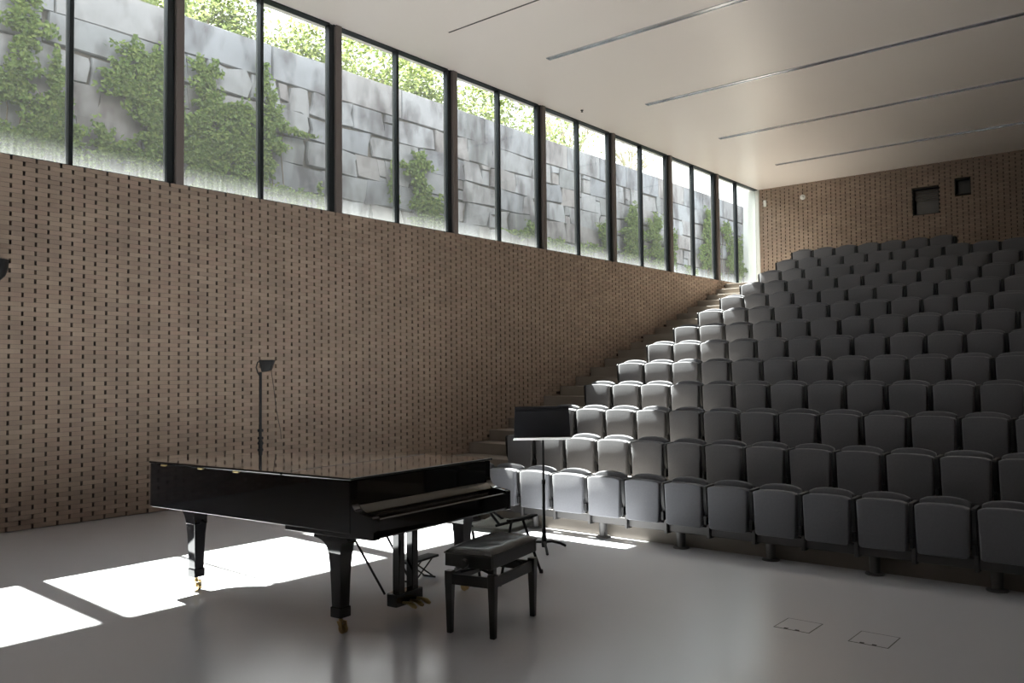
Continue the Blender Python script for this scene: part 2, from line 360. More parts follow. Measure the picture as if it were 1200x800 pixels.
# ------------------------------------------------------------------ ceiling slots
for i in range(4):
    y = 10.985 + 3.138 * i
    e = empty('light_slot', (1.53, y, H)); e.rotation_euler = (0, 0, 0)
    tag(e, ['long metallic light slot in the ceiling, the one nearest the stage', 'long metallic light slot in the ceiling, second from the stage',
            'long metallic light slot in the ceiling, third from the stage', 'long metallic light slot in the ceiling, nearest the rear brick wall'][i], 'light', 'light slots across the ceiling')
    L = 10.4
    MB().box(0, L, -0.055, -0.040, -0.014, 0).box(0, L, 0.040, 0.055, -0.014, 0).box(0, 0.015, -0.04, 0.04, -0.014, 0).box(L - 0.015, L, -0.04, 0.04, -0.014, 0).obj('frame', 'alu', e, smooth=0)
    for s_ in range(7):
        a = 0.015 + s_ * (L - 0.03) / 7; MB().box(a + 0.002, a + (L - 0.03) / 7 - 0.002, -0.04, 0.04, -0.006, 0).obj('diffuser', 'diffuser', e, smooth=0)
e = empty('ceiling_track', (1.045, 9.147, H)); tag(e, 'thin dark line of track in the ceiling above the piano, near the windows', 'track')
MB().box(0, 1.75, -0.012, 0.012, -0.006, 0).obj('rail', 'seam', e, smooth=0)
MB().box(1.78, 9, -0.012, 0.012, -0.006, 0).obj('rail', 'seam', e, smooth=0)
e = empty('sprinkler', (0.395, 13.588, H)); tag(e, 'tiny dark sprinkler head in the ceiling near the windows', 'sprinkler')
MB().lathe([(0.03, 0), (0.03, -0.008), (0.012, -0.01), (0.012, -0.035), (0.022, -0.036), (0.022, -0.04)], n=12).obj('head', 'black', e)

# fittings on the rear wall
e = empty('wall_sensor', (1.252, YB, 6.39)); tag(e, 'small round white fitting high on the rear brick wall', 'sensor')
MB().prism([(0.075 * math.cos(t * math.pi / 10), 0.075 * math.sin(t * math.pi / 10)) for t in range(20)], -0.03, 0, 'y').obj('base', 'white', e, bevel=0.006)
MB().prism([(0.045 * math.cos(t * math.pi / 10), 0.045 * math.sin(t * math.pi / 10) - 0.01) for t in range(20)], -0.09, -0.03, 'y').obj('lens', 'white', e, bevel=0.02, seg=3)
e = empty('wall_box', (0.179, YB, 6.36)); tag(e, 'small white box on the rear brick wall beside the window corner', 'box')
MB().box(-0.04, 0.04, -0.06, 0, -0.09, 0.09).obj('case', 'white', e, bevel=0.01)
MB().box(-0.025, 0.025, -0.066, -0.06, -0.02, 0.05).obj('cover', 'white', e, bevel=0.002)

# wall light at the left edge
e = empty('wall_lamp', (0.0, 3.27, 2.60)); tag(e, 'black rounded lamp fixed to the brick wall at the left edge', 'lamp')
MB().box(0, 0.03, -0.05, 0.05, 0.05, 0.22).obj('wall_plate', 'black', e, bevel=0.004)
mb = MB(); n = 24; prof = [(0.02, 0.0), (0.08, 0.02), (0.125, 0.07), (0.15, 0.14), (0.155, 0.21), (0.155, 0.235), (0.14, 0.235), (0.135, 0.2)]
mb.lathe(prof, (0.17, 0, 0), 28); mb.obj('shade', 'black', e)

# floor hatches
for i, q in enumerate([(7.595, 5.197, 7.822, 5.440), (8.055, 5.190, 8.284, 5.442)]):
    x0, y0, x1, y1 = q; e = empty('floor_hatch', ((x0 + x1) / 2, (y0 + y1) / 2, 0)); hx = (x1 - x0) / 2; hy = (y1 - y0) / 2
    tag(e, ['square flush hatch in the stage floor, the one nearer the piano', 'square flush hatch in the stage floor, the right-hand one'][i], 'hatch', 'flush hatches in the stage floor')
    t = 0.006
    m_ = MB().box(-hx, -hx + t, -hy, hy, 0, 0.0015).box(hx - t, hx, -hy, hy, 0, 0.0015).box(-hx, hx, -hy, -hy + t, 0, 0.0015).box(-hx, hx, hy - t, hy, 0, 0.0015)
    m_.obj('frame', 'seam', e, smooth=0, fix=False)
    MB().box(-hx + t, hx - t, -hy + t, hy - t, 0, 0.0012).obj('lid', 'floor', e, smooth=0)
    MB().box(-0.05, -0.025, -hy + 0.008, -hy + 0.022, 0.0012, 0.003).obj('lift_ring', 'black', e, smooth=0)
    MB().box(0.02, 0.045, -hy + 0.008, -hy + 0.022, 0.0012, 0.003).obj('lift_ring', 'black', e, smooth=0)

# ------------------------------------------------------------------ auditorium seats
def seat_outline(w_top, w_bot, z0, z1, crown, r=0.03, n=8):
    pts = [(-w_bot / 2 + 0.02, z0), (w_bot / 2 - 0.02, z0), (w_bot / 2, z0 + 0.02)]
    for i in range(n + 1):
        t = 1 - 2 * i / n; x = t * w_top / 2; z = z1 + crown * (1 - t * t)
        if i in (0, n): z -= 0.012
        pts.append((x, z))
    pts.append((-w_bot / 2, z0 + 0.02)); return pts
seat = empty('auditorium_seat')
FH = -LOW + SZ0      # height of the panel's top edge above its floor
cush = MB().prism(seat_outline(0.476, 0.446, 0.29, FH - 0.005, 0.016), 0.0, 0.105, 'y').obj('seat_cushion', 'fabric', seat, bevel=0.016, seg=3, smooth=60)
back = MB().prism(seat_outline(0.46, 0.45, 0.36, FH + 0.03, 0.034), 0.165, 0.225, 'y').obj('backrest', 'fabric', seat, bevel=0.02, seg=3, smooth=60)
MB().prism(seat_outline(0.45, 0.43, 0.34, FH + 0.0, 0.03), 0.225, 0.245, 'y').obj('back_shell', 'steel', seat, bevel=0.004, seg=1)
def side(x):
    prof = [(0.012, FH - 0.03), (0.03, FH - 0.008), (0.24, FH - 0.0), (0.25, 0.33), (0.22, 0.20), (0.19, 0.165), (0.12, 0.165), (0.10, 0.33), (0.03, 0.50)]
    a = MB().prism(prof, x - 0.021, x + 0.021, 'x').obj('side_frame', 'steel', seat, bevel=0.003, seg=1)
    MB().box(x - 0.017, x + 0.017, 0.01, 0.10, 0.33, 0.43).obj('hinge', 'steel', a, bevel=0.005, seg=1)
    MB().box(x - 0.017, x + 0.017, 0.08, 0.12, 0.165, 0.33).obj('bracket', 'beam', a, bevel=0.004, seg=1)
side(0.272)
ORD = ['first', 'second', 'third', 'fourth', 'fifth', 'sixth', 'seventh', 'eighth', 'ninth', 'tenth', 'eleventh', 'twelfth', 'thirteenth', 'fourteenth', 'fifteenth']
kmax = [14, 14, 14, 14, 13, 13, 13, 12, 12, 12, 12, 11, 7]
def seat_label(n, k, last):
    row = 'front row' if n == 0 else ('short top row' if n == 12 else ORD[n] + ' row up')
    if n == 12 and k == 6: return 'grey tip-up seat at the right end of the short top row'
    if k == 0: return 'grey tip-up seat at the aisle end of the ' + row
    return 'grey tip-up seat, %s from the aisle, in the %s' % (ORD[k], row)
first = True
for n in range(13):
    for k in range(kmax[n]):
        o = seat if first else copy_tree(seat)
        o.location = (SX0 + 0.2425 + k * SW, SY0 + n * SD, LOW + n * SR)
        first = False
        tag(o, seat_label(n, k, kmax[n]), 'seat', 'tip-up seats on the raked tiers')
# end panel on the aisle side of each row, the beam and its pedestals
for n in range(13):
    K = kmax[n]; e = empty('seat_beam', (SX0, SY0 + n * SD, LOW + n * SR))
    row = 'front row' if n == 0 else ('short top row' if n == 12 else ORD[n] + ' row up')
    tag(e, 'dark steel beam on round pedestals carrying the seats of the ' + row, 'beam', 'beams under the rows of seats')
    MB().box(-0.035, K * SW - 0.03, 0.125, 0.215, 0.185, 0.285).obj('rail', 'beam', e, bevel=0.006, seg=1)
    prof = [(0.012, FH - 0.03), (0.03, FH - 0.008), (0.24, FH), (0.25, 0.33), (0.22, 0.20), (0.19, 0.165), (0.12, 0.165), (0.10, 0.33), (0.03, 0.50)]
    MB().prism(prof, -0.04, -0.022, 'x').obj('end_frame', 'steel', e, bevel=0.003, seg=1)
    for k in range(0, K, 2):
        x = (k + 0.216) * SW
        MB().lathe([(0.095, 0), (0.095, 0.012), (0.088, 0.018), (0.05, 0.02), (0.055, 0.186)], (x, 0.185, 0), 24).obj('pedestal', 'beam', e)

# ------------------------------------------------------------------ grand piano
PA, PLs, PW, PT, PRIM = 0.081, 2.165, 1.437, 0.978, 0.343
piano = empty('grand_piano', (5.688, 3.389, 0), PA)
tag(piano, 'glossy black grand piano with closed lid on three castored legs', 'piano')
def outline(grow=0.0):
    g = grow
    pts = [(g, -g), (-PLs + 0.05, -g), (-PLs + 0.012 , -g + 0.012), (-PLs - g, 0.05)]
    tail = [(-2.165, 0.30), (-2.14, 0.42), (-2.08, 0.52), (-1.98, 0.60), (-1.85, 0.67), (-1.68, 0.75), (-1.50, 0.85), (-1.32, 0.98), (-1.14, 1.13), (-0.98, 1.26), (-0.83, 1.35), (-0.66, 1.41), (-0.48, 1.437)]
    for i, (x, y) in enumerate(tail):
        s_ = i / (len(tail) - 1); pts.append((x - g * (1 - s_), y + g * s_))
    pts.append((g, PW + g)); return pts
zb = PT - PRIM
body = MB().prism(outline(), zb, PT - 0.022).obj('case', 'lacquer', piano, bevel=0.004, seg=2, smooth=50)
# lid: main leaf and folding front leaf
def clip(poly, xc, keep_less):
    out = []
    for i in range(len(poly)):
        a, b = poly[i], poly[(i + 1) % len(poly)]; ia = (a[0] <= xc) == keep_less; ib = (b[0] <= xc) == keep_less
        if ia: out.append(a)
        if ia != ib: t = (xc - a[0]) / (b[0] - a[0]); out.append((xc, a[1] + t * (b[1] - a[1])))
    return out
lo = outline(0.012)
MB().prism(clip(lo, -0.637, True), PT - 0.018, PT).obj('lid', 'lacquer', piano, bevel=0.005, seg=2)
MB().prism(clip(lo, -0.624, False), PT - 0.018, PT).obj('front_lid', 'lacquer', piano, bevel=0.005, seg=2)
# small lid buffers along the bass side
for x in (-1.95, -1.50, -1.10):
    MB().box(x - 0.03, x + 0.03, -0.014, 0.004, PT - 0.030, PT - 0.018).obj('hinge', 'brass', piano, bevel=0.002, seg=1)
# keybed, key block, closed fallboard, cheeks
MB().box(-0.62, 0.0, 0.012, PW - 0.012, zb - 0.032, zb).obj('keybed', 'lacquer', piano, bevel=0.004)
MB().box(0.0, 0.17, 0.02, PW - 0.02, 0.612, 0.690).obj('key_block', 'lacquer', piano, bevel=0.006)
MB().box(0.145, 0.185, 0.02, PW - 0.02, 0.618, 0.737).obj('key_slip', 'lacquer', piano, bevel=0.012, seg=3)
fb = [(-0.01, 0.805), (0.004, 0.805), (0.006, 0.772), (0.05, 0.762), (0.056, 0.76), (0.058, 0.735), (0.10, 0.728), (0.145, 0.724), (0.145, 0.69), (-0.01, 0.69)]
MB().prism(fb, 0.06, PW - 0.06, 'y').obj('fallboard', 'lacquer', piano, bevel=0.003)
ck = [(-0.02, PT - 0.022), (0.0, PT - 0.022), (0.0, 0.84), (0.008, 0.81), (0.03, 0.785), (0.07, 0.768), (0.14, 0.758), (0.178, 0.752), (0.186, 0.74), (0.186, 0.612), (-0.02, 0.612)]
for y in (0.0, PW - 0.06): MB().prism(ck, y, y + 0.06, 'y').obj('cheek', 'lacquer', piano, bevel=0.004)
lp = [(0.002, 0.806), (0.012, 0.806), (0.03, 0.792), (0.058, 0.764), (0.058, 0.758), (0.004, 0.770)]
o = MB().prism(lp, 0.062, PW - 0.062, 'y').obj('fallboard_lip', 'bronze', piano, bevel=0.002); o['label'] = 'olive-brown sloping strip below the front of the lid'  # separate strip in its own olive-brown base colour, set against the black lacquer
# legs
def piano_leg(cx, cy, flare):
    L = empty_leg = None
    m_ = MB()
    ztop = zb - 0.032 if cx > -0.62 else zb
    prof = [(0.036, 0.10), (0.040, 0.19), (0.043, 0.30), (0.048, 0.42), (0.056, 0.52)]
    def sq(h, z): return [(cx - h, cy - h, z), (cx + h, cy - h, z), (cx + h, cy + h, z), (cx - h, cy + h, z)]
    v = []; f = []
    for h, z in prof: v += sq(h, z)
    for i in range(len(prof) - 1):
        for k in range(4): f.append((i * 4 + k, i * 4 + (k + 1) % 4, i * 4 + 4 + (k + 1) % 4, i * 4 + 4 + k))
    f.append((3, 2, 1, 0)); f.append(tuple(len(prof) * 4 - 4 + k for k in range(4)))
    m_.add(v, f); leg = m_.obj('leg', 'lacquer', piano, bevel=0.004, seg=2)
    # curved bracket at the head of the leg
    out = [(cx + 0.056, 0.50)]
    for i in range(7):
        a = i / 6 * math.pi / 2; out.append((cx + 0.056 + flare[1] * (1 - math.cos(a)), 0.50 + (ztop - 0.02 - 0.50) * math.sin(a)))
    out += [(cx + 0.056 + flare[1] + 0.01, ztop - 0.02), (cx + 0.056 + flare[1] + 0.01, ztop), (cx - 0.056 - flare[0] - 0.01, ztop), (cx - 0.056 - flare[0] - 0.01, ztop - 0.02)]
    for i in range(6, -1, -1):
        a = i / 6 * math.pi / 2; out.append((cx - 0.056 - flare[0] * (1 - math.cos(a)), 0.50 + (ztop - 0.02 - 0.50) * math.sin(a)))
    MB().prism(out, cy - 0.056, cy + 0.056, 'y').obj('bracket', 'lacquer', leg, bevel=0.003)
    MB().box(cx - 0.046, cx + 0.046, cy - 0.046, cy + 0.046, 0.10, 0.165).obj('ferrule', 'lacquer', leg, bevel=0.006)
    c = MB(); c.tube([(cx, cy, 0.10), (cx, cy, 0.06)], 0.014)
    c.prism([(cx - 0.012 + 0.0, 0.075), (cx + 0.03, 0.075), (cx + 0.035, 0.03), (cx + 0.015, 0.028)], cy - 0.024, cy - 0.018, 'y')
    c.prism([(cx - 0.012 + 0.0, 0.075), (cx + 0.03, 0.075), (cx + 0.035, 0.03), (cx + 0.015, 0.028)], cy + 0.018, cy + 0.024, 'y')
    c.tube([(cx + 0.022, cy - 0.014, 0.029), (cx + 0.022, cy + 0.014, 0.029)], 0.029, 18)
    c.obj('caster', 'brass', leg)
piano_leg(-0.16, 0.066, (0.12, 0.05))
piano_leg(-1.88, 0.225, (0.13, 0.02))
piano_leg(-0.17, PW - 0.13, (0.10, 0.05))
# lyre with pedals and stay rods
lx, ly = -0.13, 0.635
for y in (ly - 0.068, ly + 0.068): MB().box(lx - 0.03, lx + 0.03, y - 0.03, y + 0.03, 0.14, zb - 0.03).obj('lyre_post', 'lacquer', piano, bevel=0.006)
MB().box(lx - 0.05, lx + 0.04, ly - 0.135, ly + 0.135, 0.06, 0.15).obj('pedal_box', 'lacquer', piano, bevel=0.008)
for y in (-0.07, 0, 0.07):
    MB().tube([(lx + 0.03, ly + y, 0.085), (lx + 0.08, ly + y, 0.088), (lx + 0.13, ly + y, 0.078), (lx + 0.155, ly + y, 0.068)], [0.008, 0.011, 0.018, 0.010], 10).obj('pedal', 'brass', piano)
for y in (-0.14, 0.14): MB().tube([(lx - 0.06, ly + y, 0.14), (lx - 0.45, ly + y * 1.1, zb - 0.01)], 0.008, 8).obj('stay_rod', 'black', piano)

# ------------------------------------------------------------------ piano bench
BA = math.radians(12)
bench = empty('piano_bench', (6.155, 4.165, 0), BA); tag(bench, 'black adjustable piano bench with buttoned leather seat in front of the piano', 'bench')
bx, by = 0.165, 0.285
mb = MB()
cu = []; nx, ny = 14, 24; v = []; f = []
for i in range(nx + 1):
    for j in range(ny + 1):
        x = (-1 + 2 * i / nx); y = (-1 + 2 * j / ny)
        h = (1 - abs(x) ** 5) * (1 - abs(y) ** 8)
        dim = 0.005 * (math.cos(x * math.pi * 2.0) * math.cos(y * math.pi * 3.0))
        v.append((x * 0.172 * (1 - 0.03 * (abs(y) ** 6)), y * 0.32, 0.505 + 0.036 * h ** 0.6 - max(0, dim) * h))
for i in range(nx):
    for j in range(ny): a = i * (ny + 1) + j; f.append((a, a + ny + 1, a + ny + 2, a + 1))
mb.add(v, f); cush_ = mb.obj('cushion', 'leather', bench, smooth=80)
for x in (-0.08, 0.08):
    for y in (-0.2, -0.07, 0.07, 0.2): MB().lathe([(0.007, 0), (0.006, 0.003), (0.002, 0.005)], (x, y, 0.536), 8).obj('button', 'leather', cush_)
MB().box(-0.170, 0.170, -0.318, 0.318, 0.496, 0.507).obj('piping', 'seam', bench, bevel=0.003)
m_ = MB().box(-0.165, 0.165, -0.312, -0.29, 0.42, 0.496).box(-0.165, 0.165, 0.29, 0.312, 0.42, 0.496).box(-0.165, -0.143, -0.29, 0.29, 0.42, 0.496).box(0.143, 0.165, -0.29, 0.29, 0.42, 0.496)
m_.obj('seat_frame', 'satin', bench, bevel=0.003, seg=1)
m_ = MB().box(-bx, bx, -by, -by + 0.024, 0.30, 0.365).box(-bx, bx, by - 0.024, by, 0.30, 0.365).box(-bx, -bx + 0.024, -by, by, 0.30, 0.365).box(bx - 0.024, bx, -by, by, 0.30, 0.365)
m_.obj('lower_frame', 'satin', bench, bevel=0.003, seg=1)
for sy in (-1, 1):
    m_ = MB().tube([(-0.12, sy * 0.19, 0.36), (0.12, sy * 0.17, 0.43)], 0.009, 6).tube([(0.12, sy * 0.19, 0.36), (-0.12, sy * 0.17, 0.43)], 0.009, 6)
    m_.obj('lift_arm', 'black', bench)
    MB().tube([(0, sy * 0.31, 0.455), (0, sy * 0.335, 0.455), (0, sy * 0.34, 0.455), (0, sy * 0.375, 0.455)], [0.010, 0.010, 0.028, 0.026], 14).obj('knob', 'satin', bench)
MB().tube([(0, -0.3, 0.42), (0, 0.3, 0.42)], 0.008, 8).obj('lift_screw', 'alu', bench)
for sx in (-1, 1):
    for sy in (-1, 1):
        cx, cy = sx * (bx - 0.012), sy * (by - 0.012); v = []; f = []
        for h, z, dx in [(0.017, 0, 0.0), (0.020, 0.15, 0), (0.025, 0.33, 0), (0.025, 0.385, 0)]: v += [(cx - h, cy - h, z), (cx + h, cy - h, z), (cx + h, cy + h, z), (cx - h, cy + h, z)]
        for i in range(3):
            for k in range(4): f.append((i * 4 + k, i * 4 + (k + 1) % 4, i * 4 + 4 + (k + 1) % 4, i * 4 + 4 + k))
        f += [(3, 2, 1, 0), (12, 13, 14, 15)]
        MB().add(v, f).obj('leg', 'satin', bench, bevel=0.003, seg=1)

# ------------------------------------------------------------------ chair behind the bench
ch = empty('chair', (5.28, 5.24, 0), math.radians(90)); tag(ch, 'low grey-shelled chair with thin black tubular legs behind the piano bench', 'chair')
v = []; f = []; nx, ny = 10, 8
for i in range(nx + 1):
    for j in range(ny + 1):
        x = -0.25 + 0.46 * i / nx; y = -0.2 + 0.42 * j / ny
        v.append((x, y, 0.425 - 0.035 * (1 - ((x + 0.02) / 0.24) ** 2) - 0.02 * (1 - (y / 0.22) ** 2)))
for i in range(nx):
    for j in range(ny): a = i * (ny + 1) + j; f.append((a, a + ny + 1, a + ny + 2, a + 1))
o = MB().add(v, f).obj('seat', 'shell', ch, smooth=80); sm = o.modifiers.new('thick', 'SOLIDIFY'); sm.thickness = 0.03
v = []; f = []
for i in range(nx + 1):
    for j in range(ny + 1):
        x = -0.22 + 0.40 * i / nx; s_ = j / ny
        v.append((x, 0.23 + 0.09 * s_ + 0.04 * (1 - (x / 0.23) ** 2), 0.52 + 0.28 * s_))
for i in range(nx):
    for j in range(ny): a = i * (ny + 1) + j; f.append((a, a + ny + 1, a + ny + 2, a + 1))
o = MB().add(v, f).obj('backrest', 'shell', ch, smooth=80); sm = o.modifiers.new('thick', 'SOLIDIFY'); sm.thickness = 0.015
for x in (-0.24, 0.19): MB().tube([(x, 0.10, 0.40), (x, 0.22, 0.45), (x, 0.30, 0.62), (x, 0.33, 0.78)], 0.011, 8).obj('back_post', 'black', ch)
MB().tube([(-0.22, -0.17, 0.43), (-0.20, -0.235, 0.45), (0.16, -0.235, 0.455), (0.19, -0.17, 0.43)], 0.011, 8).obj('side_rail', 'black', ch)
MB().box(-0.15, 0.20, -0.26, -0.215, 0.455, 0.475).obj('arm_pad', 'black', ch, bevel=0.008)
MB().tube([(-0.21, -0.20, 0.44), (-0.21, -0.13, 0.50), (-0.21, 0.0, 0.66), (-0.22, 0.29, 0.70)], 0.011, 8).obj('arm', 'black', ch)
for p in [((-0.09, -0.22, 0.45), (-0.31, -0.28, 0.0)), ((0.05, -0.22, 0.45), (0.22, -0.27, 0.0)), ((-0.20, 0.10, 0.40), (-0.27, -0.05, 0)), ((0.18, 0.12, 0.40), (0.26, -0.02, 0))]:
    lg = MB().tube([p[0], p[1]], 0.011, 8).obj('leg', 'black', ch)
    MB().lathe([(0.016, 0), (0.016, 0.02), (0.013, 0.03)], p[1], 10).obj('foot', 'black', lg)

# ------------------------------------------------------------------ folding footrest
fo = empty('footrest', (4.935, 4.70, 0), math.radians(98)); tag(fo, 'small black folding footrest with crossed legs beside the pedals', 'footrest')
MB().box(-0.18, 0.18, -0.055, 0.055, 0.155, 0.175).obj('top_plate', 'black', fo, bevel=0.006)
for sy in (-1, 1):
    MB().tube([(-0.11, sy * 0.045, 0.155), (0.12, sy * 0.045, 0.008)], 0.006, 6).obj('leg', 'black', fo)
    MB().tube([(0.11, sy * 0.038, 0.155), (-0.12, sy * 0.038, 0.008)], 0.006, 6).obj('leg', 'black', fo)
for x in (-0.12, 0.12): MB().tube([(x, -0.06, 0.008), (x, 0.06, 0.008)], 0.008, 8).obj('foot_bar', 'black', fo)

# ------------------------------------------------------------------ conductor's music stand
ms = empty('music_stand', (5.03, 6.18, 0), math.radians(44)); tag(ms, 'tall music stand with a wide dark desk in front of the aisle end seats', 'music stand')
MB().tube([(0, 0, 0.03), (0, 0, 0.62), (0, 0, 0.621), (0, 0, 1.06)], [0.014, 0.014, 0.010, 0.010], 12).obj('pole', 'black', ms)
MB().lathe([(0.022, 0.03), (0.026, 0.06), (0.022, 0.12), (0.016, 0.2)], n=14).obj('hub', 'black', ms)
MB().lathe([(0.018, 0.6), (0.018, 0.64)], n=12).obj('collar', 'black', ms)
for a in (-90, 30, 150):
    c, s_ = math.cos(math.radians(a)), math.sin(math.radians(a))
    MB().tube([(0.01 * c, 0.01 * s_, 0.075), (0.09 * c, 0.09 * s_, 0.07), (0.19 * c, 0.19 * s_, 0.04), (0.245 * c, 0.245 * s_, 0.012)], [0.013, 0.012, 0.012, 0.012], 8).obj('leg', 'black', ms)
v = []
mb = MB(); tl = math.radians(18)
def dk(u, t, d): return (u, -0.03 + t * math.sin(tl) + d * math.cos(tl), 1.01 + t * math.cos(tl) - d * math.sin(tl))
q = [dk(-0.27, 0, 0), dk(0.25, 0, 0), dk(0.25, 0.31, 0), dk(-0.25, 0.31, 0)]; r = [dk(-0.27, 0, 0.012), dk(0.25, 0, 0.012), dk(0.25, 0.31, 0.012), dk(-0.25, 0.31, 0.012)]
mb.add(q + r, [(0, 1, 2, 3), (7, 6, 5, 4), (0, 4, 5, 1), (1, 5, 6, 2), (2, 6, 7, 3), (3, 7, 4, 0)]).obj('desk', 'desk', ms, bevel=0.003)
q = [dk(-0.25, 0.285, -0.004), dk(0.25, 0.285, -0.004), dk(0.25, 0.29, -0.004), dk(-0.25, 0.29, -0.004)]; r = [dk(p[0], 0, 0) for p in q]
m_ = MB(); m_.tube([dk(-0.25, 0.27, -0.002), dk(0.25, 0.27, -0.002)], 0.004, 6).tube([dk(-0.25, 0.29, -0.002), dk(0.25, 0.29, -0.002)], 0.004, 6); m_.obj('stiffening_rib', 'desk', ms)
mb = MB(); q = [dk(-0.275, -0.005, -0.07), dk(0.25, -0.005, -0.07), dk(0.25, -0.005, 0.012), dk(-0.275, -0.005, 0.012)]; r = [dk(-0.275, 0.0, -0.07), dk(0.25, 0.0, -0.07), dk(0.25, 0.0, 0.012), dk(-0.275, 0.0, 0.012)]
mb.add(q + r, [(3, 2, 1, 0), (4, 5, 6, 7), (0, 1, 5, 4), (1, 2, 6, 5), (2, 3, 7, 6), (3, 0, 4, 7)])
o = mb.obj('ledge', 'paper', ms); o['label'] = 'pale grey ledge along the foot of the desk'

# ------------------------------------------------------------------ tall stand behind the piano
ts = empty('lamp_stand', (1.0, 5.90, 0)); tag(ts, 'tall thin black stand with a box-shaped head, behind the piano against bricks', 'stand')
MB().tube([(0, 0, 0.02), (0, 0, 0.85), (0, 0, 0.851), (0, 0, 1.66)], [0.024, 0.024, 0.017, 0.017], 12).obj('pole', 'black', ts)
for z in (0.72, 0.80, 0.86, 0.95): MB().lathe([(0.032, z), (0.036, z + 0.015), (0.032, z + 0.03)], n=12).obj('clamp', 'black', ts)
for a in (10, 130, 250):
    c, s_ = math.cos(math.radians(a)), math.sin(math.radians(a)); MB().tube([(0, 0, 0.30), (0.12 * c, 0.12 * s_, 0.22), (0.32 * c, 0.32 * s_, 0.012)], 0.011, 8).obj('leg', 'black', ts)
mb = MB(); rx = math.radians(42)
def hp(u, d, z): return (0.06 + u * math.cos(rx) - d * math.sin(rx), 0.05 + u * math.sin(rx) + d * math.cos(rx), z)
q = [hp(-0.055, -0.05, 1.66), hp(0.045, -0.05, 1.68), hp(0.045, 0.05, 1.68), hp(-0.055, 0.05, 1.66)]; r = [hp(-0.085, -0.07, 1.805), hp(0.085, -0.07, 1.805), hp(0.085, 0.07, 1.805), hp(-0.085, 0.07, 1.805)]
head = mb.add(q + r, [(3, 2, 1, 0), (4, 5, 6, 7), (0, 1, 5, 4), (1, 2, 6, 5), (2, 3, 7, 6), (3, 0, 4, 7)]).obj('head', 'black', ts, bevel=0.008)
MB().tube([(0, 0, 1.60), (-0.03, -0.02, 1.66), (-0.045, -0.03, 1.72), (-0.03, -0.02, 1.78), (0.02, 0.02, 1.80)], 0.008, 8).obj('yoke', 'black', ts)
MB().tube([(0.10, 0.08, 1.68), (0.115, 0.10, 1.5), (0.15, 0.12, 1.2), (0.19, 0.15, 0.95), (0.20, 0.15, 0.86)], 0.004, 6).obj('cable', 'black', ts)

# ------------------------------------------------------------------ outside: sunken court, granite retaining wall, ivy, trees
XW = -2.6
gr = struct(MB().box(XW, -0.32, -4, 30, 3.2, 3.4).obj('floor_courtyard', 'gravel', smooth=0)); gr.name = 'floor_outside'
gd = struct(MB().box(-60, XW - 0.5, -20, 70, 6.3, 6.9).obj('ground_outside', 'grass', smooth=0)); gd.name = 'floor_garden'
ws = struct(MB().box(XW - 0.5, XW - 0.05, -4, 28.2, 2.9, 7.28).obj('wall_outside', 'joint', smooth=0))
struct(MB().box(XW, -0.34, 27.6, 28.3, 3.2, 7.3).obj('wall_return', 'render', smooth=0)).name = 'wall_outside_end'
zl = [7.34, 6.74, 6.27, 5.82, 5.36, 4.90, 4.42, 3.92, 3.4]
rs = random.Random(3)
def stone(out):
    n = len(out); cy = sum(p[0] for p in out) / n; cz = sum(p[1] for p in out) / n
    xo = rs.uniform(0.0, 0.02); inn = []
    for y, z in out:
        d = math.hypot(y - cy, z - cz); k = (d - 0.014) / d if d > 0.05 else 0.7
        inn.append((cy + (y - cy) * k, cz + (z - cz) * k))
    v = [(XW - 0.08, y, z) for y, z in out] + [(XW - 0.02 + xo, y, z) for y, z in out] + [(XW + 0.005 + xo, y, z) for y, z in inn]
    f = [tuple(2 * n + i for i in range(n))]
    for i in range(n):
        j = (i + 1) % n; f.append((i, j, n + j, n + i)); f.append((n + i, n + j, 2 * n + j, 2 * n + i))
    MB().add(v, f).obj('stone', 'stone', ws, smooth=0)
for c in range(8):
    zt, zb_ = zl[c], zl[c + 1]; y = 1.5 + rs.uniform(0, 0.6)
    while y < 28:
        L = rs.uniform(1.1, 1.9) if c == 0 else rs.choice([0.5, 0.8, 0.95, 1.1, 1.3, 1.5]) * rs.uniform(0.85, 1.1)
        y2 = min(y + L, 28.0); g = 0.006 if c == 0 else rs.uniform(0.004, 0.014); j = lambda s_: 2.3 * rs.uniform(-s_, s_) if c else rs.uniform(-s_, s_) * 0.2
        if y2 - y < 0.25: break
        if c and rs.random() < 0.33 and L > 0.7:      # a split block: large stone with two small ones beside it
            ym = y2 - rs.uniform(0.2, 0.32); zm = (zt + zb_) / 2 + j(0.06)
            stone([(y + g, zb_ + g + j(.02)), (ym - g + j(.04), zb_ + g), (ym - g + j(.05), zt - g), (y + g + j(.04), zt - g)])
            stone([(ym + g, zb_ + g), (y2 - g, zb_ + g), (y2 - g, zm - g), (ym + g, zm - g + j(.03))]); stone([(ym + g, zm + g), (y2 - g, zm + g + j(.02)), (y2 - g + j(.03), zt - g), (ym + g + j(.03), zt - g)])
        else:
            m_ = (y + y2) / 2
            stone([(y + g + j(.035), zb_ + g + j(.02)), (m_, zb_ + g + j(.02)), (y2 - g + j(.035), zb_ + g + j(.02)), (y2 - g + j(.03), (zt + zb_) / 2 + j(.05)), (y2 - g + j(.035), zt - g + j(.02)), (m_, zt - g + j(.02)), (y + g + j(.035), zt - g + j(.02)), (y + g + j(.03), (zt + zb_) / 2 + j(.05))])
        y = y2

